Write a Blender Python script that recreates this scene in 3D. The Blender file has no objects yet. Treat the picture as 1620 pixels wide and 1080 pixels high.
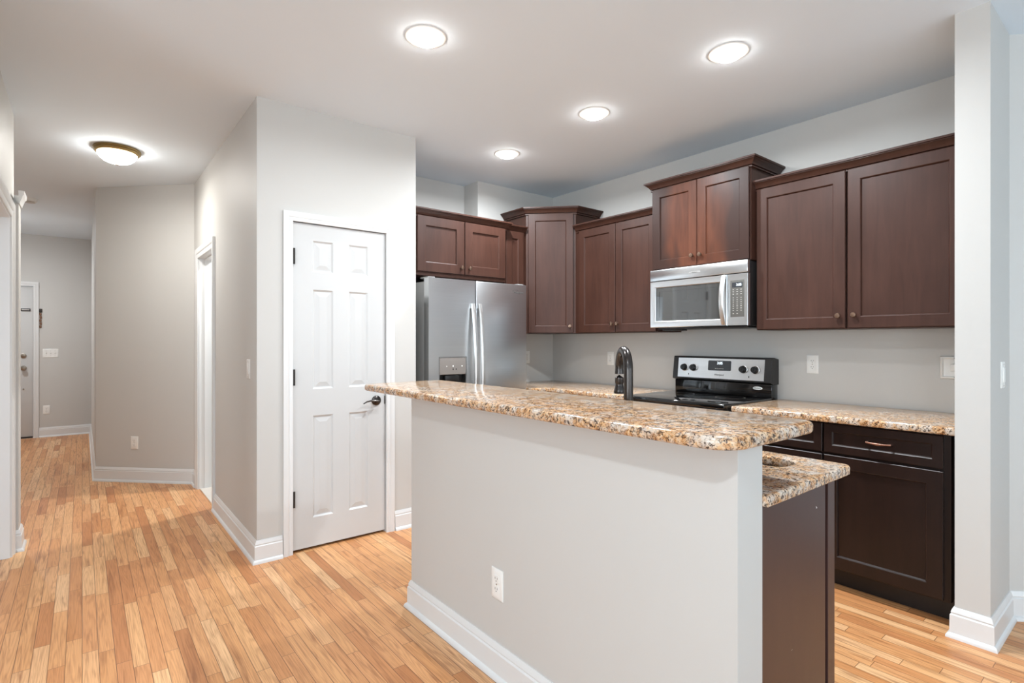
import bpy, bmesh, math, random
from mathutils import Vector, Matrix
random.seed(4)
S = bpy.context.scene
COL = S.collection
PI = math.pi
CEIL = 2.74

# ------------------------------------------------------------------ camera, world, light, exposure
cam = bpy.data.cameras.new('camera')
cam_o = bpy.data.objects.new('camera', cam); COL.objects.link(cam_o)
cam.sensor_width = 36.0; cam.lens = 849.0 / 1620.0 * 36.0
cam.clip_start = 0.02; cam.clip_end = 100
cam_o.location = (0, 0, 1.30)
cam_o.rotation_euler = (PI / 2, 0, -math.atan2(680, 849))
S.camera = cam_o
S.view_settings.view_transform = 'Standard'
S.view_settings.look = 'None'
S.view_settings.exposure = 0.23
S.view_settings.gamma = 1.0
S.view_settings.use_curve_mapping = False

W = bpy.data.worlds.new('sky'); S.world = W; W.use_nodes = True
W.node_tree.nodes['Background'].inputs[0].default_value = (0.80, 0.90, 1.0, 1)
W.node_tree.nodes['Background'].inputs[1].default_value = 1.2

def area(name, loc, rot, sx, sy, watts, col=(1, 1, 1), shape='RECTANGLE', parent=None, spread=PI):
    l = bpy.data.lights.new(name, 'AREA'); l.shape = shape; l.size = sx
    if shape in ('RECTANGLE', 'ELLIPSE'): l.size_y = sy
    l.energy = watts; l.color = col; l.spread = spread
    o = bpy.data.objects.new(name, l); COL.objects.link(o)
    o.location = loc; o.rotation_euler = rot
    if parent: o.parent = parent
    return o
DAY = (0.82, 0.92, 1.0)
REAR_WINDOWS = [(-2.9, -1.1), (-0.3, 1.5), (2.3, 4.1)]
LEFT_WINDOWS = [(-3.6, -1.8), (-0.9, 0.9)]
WZ0, WZ1 = 0.55, 2.25
for x0, x1 in REAR_WINDOWS:      # daylight through the living room windows behind the camera
    area('window_daylight', ((x0 + x1) / 2, -4.44, (WZ0 + WZ1) / 2), (PI / 2 + .25, 0, 0), x1 - x0, WZ1 - WZ0, 29, DAY)
for y0, y1 in LEFT_WINDOWS:
    area('window_daylight', (-3.94, (y0 + y1) / 2, (WZ0 + WZ1) / 2), (0, -PI / 2 - .25, 0), WZ1 - WZ0, y1 - y0, 68, DAY)
CAN_WATTS = 26.0
CAN_COL = (0.885, 0.95, 1.0)
HALL_W, ENTRY_W, SIDE_W, BOUNCE_FLASH_W = 21.0, 30.0, 44.0, 27.0

# ------------------------------------------------------------------ material helpers
def srgb(r, g, b):
    def f(c):
        c /= 255.0
        return c / 12.92 if c <= 0.04045 else ((c + 0.055) / 1.055) ** 2.4
    return (f(r), f(g), f(b), 1.0)

def mat(name):
    m = bpy.data.materials.new(name); m.use_nodes = True
    return m, m.node_tree, m.node_tree.nodes['Principled BSDF']

def nd(nt, typ, ins=None, **props):
    n = nt.nodes.new('ShaderNode' + typ)
    for k, v in props.items(): setattr(n, k, v)
    for k, v in (ins or {}).items():
        s = n.inputs[k]
        if isinstance(v, bpy.types.NodeSocket): nt.links.new(v, s)
        else: s.default_value = v
    return n

def mth(nt, op, a, b=None, clamp=False):
    n = nd(nt, 'Math', {0: a} if b is None else {0: a, 1: b}, operation=op, use_clamp=clamp)
    return n.outputs[0]

def mix(nt, fac, a, b, mode='MIX'):
    n = nd(nt, 'Mix', data_type='RGBA', blend_type=mode)
    for s, v in ((n.inputs[0], fac), (n.inputs[6], a), (n.inputs[7], b)):
        if isinstance(v, bpy.types.NodeSocket): nt.links.new(v, s)
        else: s.default_value = v
    return n.outputs[2]

def ramp(nt, fac, stops, interp='LINEAR'):
    n = nd(nt, 'ValToRGB', {0: fac}); cr = n.color_ramp; cr.interpolation = interp
    cr.elements[0].position = stops[0][0]; cr.elements[0].color = stops[0][1]
    cr.elements[1].position = stops[-1][0]; cr.elements[1].color = stops[-1][1]
    for p, c in stops[1:-1]:
        e = cr.elements.new(p); e.color = c
    return n.outputs[0]

def plain(name, col, rough=0.5, metal=0.0, spec=0.5, coat=0.0, emit=None, estr=0.0, noise=0.03):
    m, nt, p = mat(name)
    p.inputs['Roughness'].default_value = rough
    p.inputs['Metallic'].default_value = metal
    p.inputs['Specular IOR Level'].default_value = spec
    p.inputs['Coat Weight'].default_value = coat
    tc = nd(nt, 'TexCoord')
    n = nd(nt, 'TexNoise', {'Vector': tc.outputs['Object'], 'Scale': 6.0, 'Detail': 3.0})
    lo = tuple(c * (1 - noise) for c in col[:3]) + (1,)
    hi = tuple(min(1, c * (1 + noise)) for c in col[:3]) + (1,)
    nt.links.new(mix(nt, n.outputs[0], lo, hi), p.inputs['Base Color'])
    if emit:
        p.inputs['Emission Color'].default_value = emit
        p.inputs['Emission Strength'].default_value = estr
    return m

def paint(name, col, rough=0.55, bump=0.02):
    m, nt, p = mat(name)
    tc = nd(nt, 'NewGeometry')
    n = nd(nt, 'TexNoise', {'Vector': tc.outputs['Position'], 'Scale': 260.0, 'Detail': 2.0})
    b = nd(nt, 'Bump', {'Strength': bump, 'Distance': 0.002, 'Height': n.outputs[0]})
    nt.links.new(b.outputs[0], p.inputs['Normal'])
    n2 = nd(nt, 'TexNoise', {'Vector': tc.outputs['Position'], 'Scale': 1.3, 'Detail': 2.0})
    nt.links.new(mix(nt, n2.outputs[0], tuple(c * .985 for c in col[:3]) + (1,), tuple(c * 1.015 for c in col[:3]) + (1,)), p.inputs['Base Color'])
    p.inputs['Roughness'].default_value = rough
    p.inputs['Specular IOR Level'].default_value = 0.3
    return m

def make_floor():
    m, nt, p = mat('oak_strip_floor')
    g = nd(nt, 'NewGeometry'); sp = nd(nt, 'SeparateXYZ', {0: g.outputs['Position']})
    x, y = sp.outputs[0], sp.outputs[1]
    SW, PL = 0.0535, 0.56
    s = mth(nt, 'DIVIDE', x, SW); strip = mth(nt, 'FLOOR', s); fx = mth(nt, 'FRACT', s)
    wn = nd(nt, 'TexWhiteNoise', {'W': strip}, noise_dimensions='1D').outputs[0]
    w = mth(nt, 'ADD', mth(nt, 'DIVIDE', y, PL), mth(nt, 'MULTIPLY', wn, 53.0))
    v1 = nd(nt, 'TexVoronoi', {'W': w, 'Scale': 1.0, 'Randomness': 0.9}, voronoi_dimensions='1D', feature='F1')
    ve = nd(nt, 'TexVoronoi', {'W': w, 'Scale': 1.0, 'Randomness': 0.9}, voronoi_dimensions='1D', feature='DISTANCE_TO_EDGE')
    cr = nd(nt, 'SeparateColor', {0: v1.outputs['Color']})
    cv = nd(nt, 'CombineXYZ', {0: strip, 1: mth(nt, 'MULTIPLY', cr.outputs[0], 91.0), 2: 3.0})
    rnd = nd(nt, 'TexWhiteNoise', {'Vector': cv.outputs[0]}, noise_dimensions='3D')
    r1 = rnd.outputs[0]
    rc = nd(nt, 'SeparateColor', {0: rnd.outputs[1]})
    tone = ramp(nt, r1, [(0.0, srgb(184, 120, 72)), (0.10, srgb(202, 140, 88)), (0.34, srgb(216, 157, 103)),
                         (0.62, srgb(223, 167, 113)), (0.86, srgb(229, 178, 126)), (1.0, srgb(234, 189, 140))])
    tone = mix(nt, mth(nt, 'MULTIPLY', rc.outputs[1], 0.24), tone, srgb(212, 146, 102))
    off = mth(nt, 'MULTIPLY', rc.outputs[2], 60.0)
    # cathedral contour figure
    c1 = nd(nt, 'CombineXYZ', {0: mth(nt, 'MULTIPLY', x, 17.0), 1: mth(nt, 'MULTIPLY', y, 0.62), 2: off})
    n1 = nd(nt, 'TexNoise', {'Vector': c1.outputs[0], 'Scale': 1.0, 'Detail': 1.5, 'Roughness': 0.45}).outputs[0]
    ring = mth(nt, 'SINE', mth(nt, 'MULTIPLY', n1, 150.0))
    ring = mth(nt, 'MULTIPLY', mth(nt, 'ADD', ring, 1.0), 0.5)
    ring = mth(nt, 'POWER', ring, 2.2)
    # fine pores
    c2 = nd(nt, 'CombineXYZ', {0: mth(nt, 'MULTIPLY', x, 260.0), 1: mth(nt, 'MULTIPLY', y, 7.0), 2: off})
    n2 = nd(nt, 'TexNoise', {'Vector': c2.outputs[0], 'Scale': 1.0, 'Detail': 3.0}).outputs[0]
    # broad soft colour drift along the plank and mineral streaks
    c3 = nd(nt, 'CombineXYZ', {0: mth(nt, 'MULTIPLY', x, 46.0), 1: mth(nt, 'MULTIPLY', y, 2.6), 2: mth(nt, 'ADD', off, 9.0)})
    n3 = nd(nt, 'TexNoise', {'Vector': c3.outputs[0], 'Scale': 1.0, 'Detail': 3.0, 'Roughness': 0.6, 'Distortion': 0.6}).outputs[0]
    col = mix(nt, mth(nt, 'MULTIPLY', ring, 0.30), tone, srgb(158, 100, 58))
    pore = ramp(nt, n2, [(0.50, (0, 0, 0, 1)), (0.72, (1, 1, 1, 1))])
    col = mix(nt, mth(nt, 'MULTIPLY', pore, 0.46), col, srgb(150, 94, 54))
    drift = ramp(nt, n3, [(0.54, (0, 0, 0, 1)), (0.72, (1, 1, 1, 1))])
    col = mix(nt, mth(nt, 'MULTIPLY', drift, 0.70), col, srgb(140, 84, 46))
    # seams
    ex = mth(nt, 'MULTIPLY', mth(nt, 'MINIMUM', fx, mth(nt, 'SUBTRACT', 1.0, fx)), SW)
    ey = mth(nt, 'MULTIPLY', ve.outputs['Distance'], PL)
    e = mth(nt, 'MINIMUM', ex, ey)
    seam = nd(nt, 'MapRange', {0: e, 1: 0.0006, 2: 0.0016, 3: 1.0, 4: 0.0}).outputs[0]
    col = mix(nt, mth(nt, 'MULTIPLY', seam, 0.84), col, srgb(92, 55, 30))
    nt.links.new(col, p.inputs['Base Color'])
    b = nd(nt, 'Bump', {'Strength': 0.25, 'Distance': 0.001, 'Height': mth(nt, 'SUBTRACT', 1.0, seam)})
    nt.links.new(b.outputs[0], p.inputs['Normal'])
    nt.links.new(mth(nt, 'ADD', 0.30, mth(nt, 'MULTIPLY', n2, 0.12)), p.inputs['Roughness'])
    p.inputs['Specular IOR Level'].default_value = 0.42
    return m

def make_granite():
    m, nt, p = mat('speckled_gold_granite')
    g = nd(nt, 'NewGeometry'); P = g.outputs['Position']
    n1 = nd(nt, 'TexNoise', {'Vector': P, 'Scale': 52.0, 'Detail': 8.0, 'Roughness': 0.72, 'Distortion': 0.9}).outputs[0]
    n2 = nd(nt, 'TexNoise', {'Vector': P, 'Scale': 88.0, 'Detail': 6.0, 'Roughness': 0.74, 'Distortion': 0.6}).outputs[0]
    n3 = nd(nt, 'TexNoise', {'Vector': P, 'Scale': 24.0, 'Detail': 4.0, 'Roughness': 0.6}).outputs[0]
    n4 = nd(nt, 'TexNoise', {'Vector': P, 'Scale': 150.0, 'Detail': 4.0, 'Roughness': 0.7}).outputs[0]
    base = ramp(nt, n1, [(0.33, srgb(104, 64, 36)), (0.41, srgb(160, 108, 66)), (0.48, srgb(202, 156, 110)),
                         (0.56, srgb(218, 182, 142)), (0.66, srgb(214, 194, 170))])
    base = mix(nt, ramp(nt, n3, [(0.46, (0, 0, 0, 1)), (0.62, (.85, .85, .85, 1))]), base, srgb(208, 198, 186))
    dark = ramp(nt, n2, [(0.43, (1, 1, 1, 1)), (0.475, (0, 0, 0, 1))])
    col = mix(nt, mth(nt, 'MULTIPLY', dark, 0.95), base, srgb(62, 46, 40))
    speck = ramp(nt, n4, [(0.38, (1, 1, 1, 1)), (0.43, (0, 0, 0, 1))])
    col = mix(nt, mth(nt, 'MULTIPLY', speck, 0.7), col, srgb(52, 44, 44))
    nt.links.new(col, p.inputs['Base Color'])
    p.inputs['Roughness'].default_value = 0.12
    p.inputs['Specular IOR Level'].default_value = 0.5
    return m

def make_wood(name, c0, c1, rough=0.33, patch=None, spec=0.5):
    m, nt, p = mat(name)
    tc = nd(nt, 'TexCoord')
    mp = nd(nt, 'Mapping', {'Vector': tc.outputs['Object'], 'Scale': (26.0, 26.0, 2.6)})
    n = nd(nt, 'TexNoise', {'Vector': mp.outputs[0], 'Scale': 1.0, 'Detail': 5.0, 'Roughness': 0.6, 'Distortion': 0.8}).outputs[0]
    mp2 = nd(nt, 'Mapping', {'Vector': tc.outputs['Object'], 'Scale': (5.0, 5.0, 2.4)})
    n2 = nd(nt, 'TexNoise', {'Vector': mp2.outputs[0], 'Scale': 1.0, 'Detail': 3.0, 'Roughness': 0.5}).outputs[0]
    f = mth(nt, 'ADD', mth(nt, 'MULTIPLY', n, 0.6), mth(nt, 'MULTIPLY', n2, 0.5))
    col = ramp(nt, f, [(0.35, c0), (0.78, c1)])
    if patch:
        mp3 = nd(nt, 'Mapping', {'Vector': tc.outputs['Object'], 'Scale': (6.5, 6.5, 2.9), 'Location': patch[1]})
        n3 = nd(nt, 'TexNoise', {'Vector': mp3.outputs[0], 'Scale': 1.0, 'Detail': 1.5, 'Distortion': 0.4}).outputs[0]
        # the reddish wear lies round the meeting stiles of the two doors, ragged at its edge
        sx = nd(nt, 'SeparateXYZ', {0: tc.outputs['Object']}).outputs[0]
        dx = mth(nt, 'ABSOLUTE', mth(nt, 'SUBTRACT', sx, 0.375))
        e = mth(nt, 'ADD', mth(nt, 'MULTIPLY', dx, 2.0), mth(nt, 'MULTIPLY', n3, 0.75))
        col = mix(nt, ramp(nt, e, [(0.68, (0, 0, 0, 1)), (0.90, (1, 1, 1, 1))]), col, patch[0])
    nt.links.new(col, p.inputs['Base Color'])
    b = nd(nt, 'Bump', {'Strength': 0.05, 'Distance': 0.001, 'Height': n})
    nt.links.new(b.outputs[0], p.inputs['Normal'])
    nt.links.new(mth(nt, 'ADD', rough - 0.06, mth(nt, 'MULTIPLY', n2, 0.12)), p.inputs['Roughness'])
    p.inputs['Specular IOR Level'].default_value = spec
    return m

def make_steel(name, col, rough=0.28, axis=(2.0, 2.0, 260.0)):
    m, nt, p = mat(name)
    tc = nd(nt, 'TexCoord')
    mp = nd(nt, 'Mapping', {'Vector': tc.outputs['Object'], 'Scale': axis})
    n = nd(nt, 'TexNoise', {'Vector': mp.outputs[0], 'Scale': 1.0, 'Detail': 3.0}).outputs[0]
    nt.links.new(mix(nt, n, tuple(c * .92 for c in col[:3]) + (1,), tuple(min(1, c * 1.06) for c in col[:3]) + (1,)), p.inputs['Base Color'])
    p.inputs['Metallic'].default_value = 1.0
    p.inputs['Roughness'].default_value = rough
    p.inputs['Anisotropic'].default_value = 0.4
    return m

def make_pane():
    m, nt, p = mat('window_pane_glass')
    nt.nodes.remove(p)
    out = nt.nodes['Material Output']
    fr = nd(nt, 'LayerWeight', {'Blend': 0.25})
    t = nd(nt, 'BsdfTransparent', {'Color': (0.96, 0.98, 0.98, 1)})
    gl = nd(nt, 'BsdfGlossy', {'Roughness': 0.02})
    mx = nd(nt, 'MixShader', {0: mth(nt, 'MULTIPLY', fr.outputs[1], 0.35), 1: t.outputs[0], 2: gl.outputs[0]})
    nt.links.new(mx.outputs[0], out.inputs[0])
    return m

M = {}
M['wall'] = paint('grey_wall_paint', srgb(201, 199, 195))
M['ceiling'] = paint('ceiling_paint', srgb(229, 239, 247), 0.8)
M['trim'] = plain('white_trim_paint', srgb(222, 222, 221), 0.32, noise=0.01)
M['door'] = plain('white_door_paint', srgb(203, 203, 202), 0.38, noise=0.01)
M['floor'] = make_floor()
M['tile'] = plain('pale_room_floor', srgb(214, 206, 196), 0.4)
M['bounce_floor'] = plain('pale_grey_bounce_floor', srgb(206, 208, 210), 0.9)
M['granite'] = make_granite()
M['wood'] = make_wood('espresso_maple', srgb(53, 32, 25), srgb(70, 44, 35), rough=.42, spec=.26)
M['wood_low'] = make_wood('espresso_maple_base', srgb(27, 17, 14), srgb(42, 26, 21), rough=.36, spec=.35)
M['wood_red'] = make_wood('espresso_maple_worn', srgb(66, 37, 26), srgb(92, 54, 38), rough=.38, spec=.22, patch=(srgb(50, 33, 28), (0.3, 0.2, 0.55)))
M['wood_panel'] = make_wood('espresso_laminate_panel', srgb(64, 43, 39), srgb(74, 51, 46), rough=0.34)
M['toe'] = plain('black_toe_kick', srgb(26, 19, 17), 0.5)
M['steel'] = make_steel('brushed_stainless', srgb(214, 215, 216), 0.28)
M['steel_h'] = make_steel('brushed_stainless_handle', srgb(222, 221, 219), 0.34)
M['fridge_side'] = plain('grey_fridge_side', srgb(128, 127, 125), 0.45, noise=0.02)
M['black'] = plain('black_plastic', srgb(30, 29, 29), 0.35)
M['black_gloss'] = plain('black_glass', srgb(12, 12, 13), 0.06, coat=0.3)
M['disp_grey'] = plain('dispenser_grey', srgb(128, 122, 117), 0.4)
M['knob'] = plain('bronze_knob', srgb(132, 108, 92), 0.3, metal=0.9)
M['bronze'] = plain('oil_rubbed_bronze', srgb(70, 66, 64), 0.24, metal=0.85)
M['copper'] = plain('worn_copper_pull', srgb(150, 112, 96), 0.3, metal=0.9)
M['hinge'] = plain('dark_hinge', srgb(62, 58, 55), 0.4, metal=0.7)
M['nickel'] = plain('satin_nickel', srgb(160, 152, 142), 0.28, metal=0.95)
M['brass'] = plain('antique_brass_rim', srgb(150, 128, 84), 0.35, metal=0.75)
M['plastic'] = plain('white_plate_plastic', srgb(236, 235, 231), 0.3, noise=0.01)
M['slot'] = plain('outlet_slot', srgb(70, 66, 62), 0.6)
M['lens'] = plain('lit_lens', (1, 1, 1, 1), 0.5, emit=(1, 0.97, 0.93, 1), estr=36.0)
M['led'] = plain('lit_display_digits', (0.8, 0.9, 1, 1), 0.5, emit=(0.8, 0.9, 1, 1), estr=1.6)
M['white_dot'] = plain('white_print', srgb(236, 236, 232), 0.5)
M['print'] = plain('grey_print', srgb(196, 192, 186), 0.5)
M['dark_print'] = plain('dark_print', srgb(70, 68, 66), 0.5)
M['sink'] = make_steel('sink_steel', srgb(150, 146, 142), 0.34, (40, 40, 40))
M['sign'] = plain('brown_wood_sign', srgb(120, 84, 60), 0.6, noise=0.15)
M['pane'] = make_pane()
M['mwglass'] = plain('smoked_oven_glass', srgb(46, 46, 45), 0.04, spec=0.9, coat=0.6)
M['keypad'] = plain('keypad_grey', srgb(84, 82, 78), 0.35)
M['screen'] = plain('dark_display', srgb(52, 54, 58), 0.2)

# ------------------------------------------------------------------ mesh builder
class B:
    def __init__(s): s.bm = bmesh.new()
    def _merge(s, t, mtx=None):
        if mtx is not None: bmesh.ops.transform(t, matrix=mtx, verts=t.verts)
        me = bpy.data.meshes.new('tmp'); t.to_mesh(me); t.free(); s.bm.from_mesh(me); bpy.data.meshes.remove(me)
    def box(s, x0, x1, y0, y1, z0, z1, bev=0.0, seg=2, mtx=None):
        t = bmesh.new(); bmesh.ops.create_cube(t, size=1.0)
        for v in t.verts:
            v.co = Vector(((x0 + x1) / 2 + v.co.x * (x1 - x0), (y0 + y1) / 2 + v.co.y * (y1 - y0), (z0 + z1) / 2 + v.co.z * (z1 - z0)))
        if bev: bmesh.ops.bevel(t, geom=t.edges[:], offset=bev, segments=seg, profile=0.5, affect='EDGES')
        s._merge(t, mtx); return s
    def loops(s, loops, cap0=True, cap1=True, closed=True, mtx=None):
        t = bmesh.new()
        L = [[t.verts.new(p) for p in lp] for lp in loops]
        n = len(L[0])
        for a, b in zip(L[:-1], L[1:]):
            for i in range(n if closed else n - 1):
                j = (i + 1) % n
                try: t.faces.new((a[i], a[j], b[j], b[i]))
                except ValueError: pass
        if cap0: t.faces.new(L[0][::-1])
        if cap1: t.faces.new(L[-1])
        s._merge(t, mtx); return s
    def lathe(s, prof, n=32, mtx=None):
        lp = [[(max(r, 1e-5) * math.cos(2 * PI * i / n), max(r, 1e-5) * math.sin(2 * PI * i / n), z) for i in range(n)] for r, z in prof]
        return s.loops(lp, mtx=mtx)
    def tube(s, pts, rad, n=12, mtx=None, flat=1.0):
        pts = [Vector(p) for p in pts]
        if not isinstance(rad, (list, tuple)): rad = [rad] * len(pts)
        up = None; L = []
        for i, p in enumerate(pts):
            t = (pts[min(i + 1, len(pts) - 1)] - pts[max(i - 1, 0)]).normalized()
            if up is None:
                up = Vector((0, 0, 1)) if abs(t.z) < 0.9 else Vector((1, 0, 0))
            a = t.cross(up).normalized(); up = a.cross(t).normalized()
            L.append([p + rad[i] * (math.cos(2 * PI * k / n) * a + flat * math.sin(2 * PI * k / n) * up) for k in range(n)])
        return s.loops(L, mtx=mtx)
    def prism(s, poly, z0, z1):
        return s.loops([[(x, y, z0) for x, y in poly], [(x, y, z1) for x, y in poly]])
    def sweep(s, path, nrm, prof):
        P = [Vector(p) for p in path]; nrm = Vector(nrm).normalized(); L = []
        for i, p in enumerate(P):
            if i == 0: d = nrm.cross((P[1] - P[0]).normalized()); k = 1
            elif i == len(P) - 1: d = nrm.cross((P[-1] - P[-2]).normalized()); k = 1
            else:
                a = nrm.cross((P[i] - P[i - 1]).normalized()); b = nrm.cross((P[i + 1] - P[i]).normalized())
                d = (a + b).normalized(); k = 1 / max(0.2, d.dot(a))
            L.append([p + d * (k * u) + nrm * v for u, v in prof])
        return s.loops(L)
    def rect_rings(s, x0, x1, z0, z1, rings, cap=True, back=None, mtx=None):
        """nested rectangles in the XZ plane, rings = (inset, y)"""
        L = []
        if back is not None: L.append([(x0, back, z0), (x1, back, z0), (x1, back, z1), (x0, back, z1)])
        for i, y in rings:
            L.append([(x0 + i, y, z0 + i), (x1 - i, y, z0 + i), (x1 - i, y, z1 - i), (x0 + i, y, z1 - i)])
        return s.loops(L, cap0=back is not None, cap1=cap, mtx=mtx)
    def slab(s, xs, zs, cells, yf, yb, open_cells=()):
        """panelled slab, front at yf, cells (i,j) -> rings of (inset, depth)"""
        t = bmesh.new()
        def q(*p): t.faces.new([t.verts.new(c) for c in p])
        for i in range(len(xs) - 1):
            for j in range(len(zs) - 1):
                a, b, c, d = xs[i], xs[i + 1], zs[j], zs[j + 1]
                if (i, j) in cells:
                    pr = None
                    for ins, dep in [(0, 0)] + list(cells[(i, j)]):
                        cur = [(a + ins, yf + dep, c + ins), (b - ins, yf + dep, c + ins), (b - ins, yf + dep, d - ins), (a + ins, yf + dep, d - ins)]
                        if pr:
                            for k in range(4): q(pr[k], pr[(k + 1) % 4], cur[(k + 1) % 4], cur[k])
                        pr = cur
                    q(*pr)
                else: q((a, yf, c), (b, yf, c), (b, yf, d), (a, yf, d))
        x0, x1, z0, z1 = xs[0], xs[-1], zs[0], zs[-1]
        q((x0, yb, z0), (x0, yb, z1), (x1, yb, z1), (x1, yb, z0))
        for i in range(len(xs) - 1):
            for z in (z0, z1): q((xs[i], yf, z), (xs[i + 1], yf, z), (xs[i + 1], yb, z), (xs[i], yb, z))
        for j in range(len(zs) - 1):
            for xx in (x0, x1): q((xx, yf, zs[j]), (xx, yf, zs[j + 1]), (xx, yb, zs[j + 1]), (xx, yb, zs[j]))
        bmesh.ops.remove_doubles(t, verts=t.verts, dist=1e-6)
        s._merge(t); return s
    def out(s, name, m, parent=None, loc=(0, 0, 0), origin=None, angle=35):
        if origin is not None:
            bmesh.ops.translate(s.bm, verts=s.bm.verts, vec=-Vector(origin)); loc = origin
        bmesh.ops.recalc_face_normals(s.bm, faces=s.bm.faces)
        me = bpy.data.meshes.new(name); s.bm.to_mesh(me); s.bm.free()
        me.polygons.foreach_set('use_smooth', [True] * len(me.polygons))
        me.set_sharp_from_angle(angle=math.radians(angle))
        me.materials.append(M[m] if isinstance(m, str) else m)
        o = bpy.data.objects.new(name, me); COL.objects.link(o); o.location = loc
        if parent: o.parent = parent
        return o

def tag(o, label, cat, group=None):
    o['label'] = label; o['category'] = cat
    if group: o['group'] = group
    return o
def thing(name, label, cat, loc=(0, 0, 0), rz=0.0, group=None):
    o = bpy.data.objects.new(name, None); COL.objects.link(o)
    o.empty_display_size = 0.1; o.location = loc; o.rotation_euler = (0, 0, rz)
    return tag(o, label, cat, group)
def struct(b, name, m, parent=None, **k):
    o = b.out(name, m, parent, **k)
    if not parent: o['kind'] = 'structure'
    return o
def dup(root, loc, rz, label):
    r = root.copy(); COL.objects.link(r); r.location = loc; r.rotation_euler = (0, 0, rz); r['label'] = label
    for ch in list(root.children):
        c = ch.copy(); COL.objects.link(c); c.parent = r
        for g in ch.children:
            d = g.copy(); COL.objects.link(d); d.parent = c
    return r
def text(name, body, size, loc, m, parent, rx=PI / 2, depth=0.0004, shear=0.0):
    cu = bpy.data.curves.new(name, 'FONT'); cu.body = body; cu.size = size; cu.extrude = depth
    cu.align_x = 'CENTER'; cu.align_y = 'CENTER'; cu.shear = shear
    t = bpy.data.objects.new(name + '_tmp', cu); COL.objects.link(t)
    bpy.context.view_layer.update()
    me = bpy.data.meshes.new_from_object(t.evaluated_get(bpy.context.evaluated_depsgraph_get()))
    bpy.data.objects.remove(t); bpy.data.curves.remove(cu)
    me.materials.clear(); me.materials.append(M[m])
    o = bpy.data.objects.new(name, me); COL.objects.link(o); o.location = loc; o.rotation_euler = (rx, 0, 0); o.parent = parent
    return o
def rrect(x0, x1, y0, y1, r, n=6):
    """rounded rectangle outline; r = radius or per corner (x0y0, x1y0, x1y1, x0y1)"""
    rs = r if isinstance(r, (list, tuple)) else [r] * 4
    pts = []
    for (cx, cy, a0), q in zip(((x0, y0, PI), (x1, y0, 1.5 * PI), (x1, y1, 0), (x0, y1, .5 * PI)), rs):
        ox = cx + (q if cx == x0 else -q); oy = cy + (q if cy == y0 else -q)
        k = n if q > 0 else 0
        for i in range(k + 1):
            a = a0 + (PI / 2) * (i / k if k else 0)
            pts.append((ox + q * math.cos(a), oy + q * math.sin(a)))
    return pts
def stone(name, outlines, z0, z1, bev, label, cat):
    """granite slab with eased edges and optional holes, from a filled 2D curve"""
    cu = bpy.data.curves.new(name, 'CURVE'); cu.dimensions = '2D'; cu.fill_mode = 'BOTH'
    cu.extrude = (z1 - z0) / 2 - bev; cu.bevel_depth = bev; cu.bevel_resolution = 3; cu.offset = -bev
    cx = sum(p[0] for p in outlines[0]) / len(outlines[0]); cy = sum(p[1] for p in outlines[0]) / len(outlines[0])
    for pl in outlines:
        sp = cu.splines.new('POLY'); sp.points.add(len(pl) - 1); sp.use_cyclic_u = True
        for p, (x, y) in zip(sp.points, pl): p.co = (x - cx, y - cy, 0, 1)
    t = bpy.data.objects.new(name + '_tmp', cu); COL.objects.link(t)
    bpy.context.view_layer.update()
    me = bpy.data.meshes.new_from_object(t.evaluated_get(bpy.context.evaluated_depsgraph_get()))
    bpy.data.objects.remove(t); bpy.data.curves.remove(cu)
    bm = bmesh.new(); bm.from_mesh(me); bmesh.ops.remove_doubles(bm, verts=bm.verts, dist=1e-5)
    bmesh.ops.translate(bm, verts=bm.verts, vec=(0, 0, (z1 - z0) / 2)); bmesh.ops.recalc_face_normals(bm, faces=bm.faces)
    bm.to_mesh(me); bm.free()
    me.materials.clear(); me.materials.append(M['granite'])
    me.polygons.foreach_set('use_smooth', [True] * len(me.polygons)); me.set_sharp_from_angle(angle=math.radians(40))
    o = bpy.data.objects.new(name, me); COL.objects.link(o); o.location = (cx, cy, z0)
    return tag(o, label, cat)

# ------------------------------------------------------------------ the setting: floor, ceiling, walls
struct(B().box(-4.12, 5.42, -4.62, 9.9, -0.08, 0.0), 'floor', 'floor')
struct(B().box(-3.98, 5.28, -4.48, -.55, 0, 0.012, .004), 'floor_bounce', 'bounce_floor')  # unseen pale sheet added behind the camera to bounce neutral light
struct(B().box(-4.12, 5.42, -4.62, 9.9, CEIL, CEIL + 0.1), 'ceiling', 'ceiling')
XS = 3.69                                  # stove wall plane
struct(B().box(XS, XS + .12, 0.507, 4.29, 0, CEIL), 'wall_right', 'wall')
struct(B().prism([(2.77, 3.95), (XS, 3.95), (XS, 4.29), (2.77, 4.29)], 0, CEIL), 'wall_back', 'wall')
struct(B().box(1.745, 2.77, 4.17, 4.29, 0, CEIL), 'wall_back_recess', 'wall')
PX0, PX1, PY = 0.80, 1.845, 3.395          # pantry box
DX0, DX1, DZ = 1.003, 1.618, 2.036         # pantry door opening
HY0, HY1 = 4.735, 5.41                     # doorway in the pantry side wall
b = B()
b.box(PX0, DX0 - .018, PY, PY + .115, 0, CEIL)
b.box(DX1 + .018, PX1, PY, PY + .115, 0, CEIL)
b.box(DX0 - .018, DX1 + .018, PY, PY + .115, DZ + .018, CEIL)
struct(b, 'wall_pantry_front', 'wall')
b = B()
b.box(PX0, PX0 + .12, PY + .115, HY0 - .018, 0, CEIL)
b.box(PX0, PX0 + .12, HY0 - .018, HY1 + .018, 2.048, CEIL)
b.box(PX0, PX0 + .12, HY1 + .018, 5.65, 0, CEIL)
struct(b, 'wall_pantry_left', 'wall')
struct(B().box(PX1 - .1, PX1, PY + .115, 4.17, 0, CEIL), 'wall_pantry_right', 'wall')
struct(B().box(PX0 + .12, 2.6, 4.50, 4.62, 0, CEIL), 'wall_side_room_front', 'wall')
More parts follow.
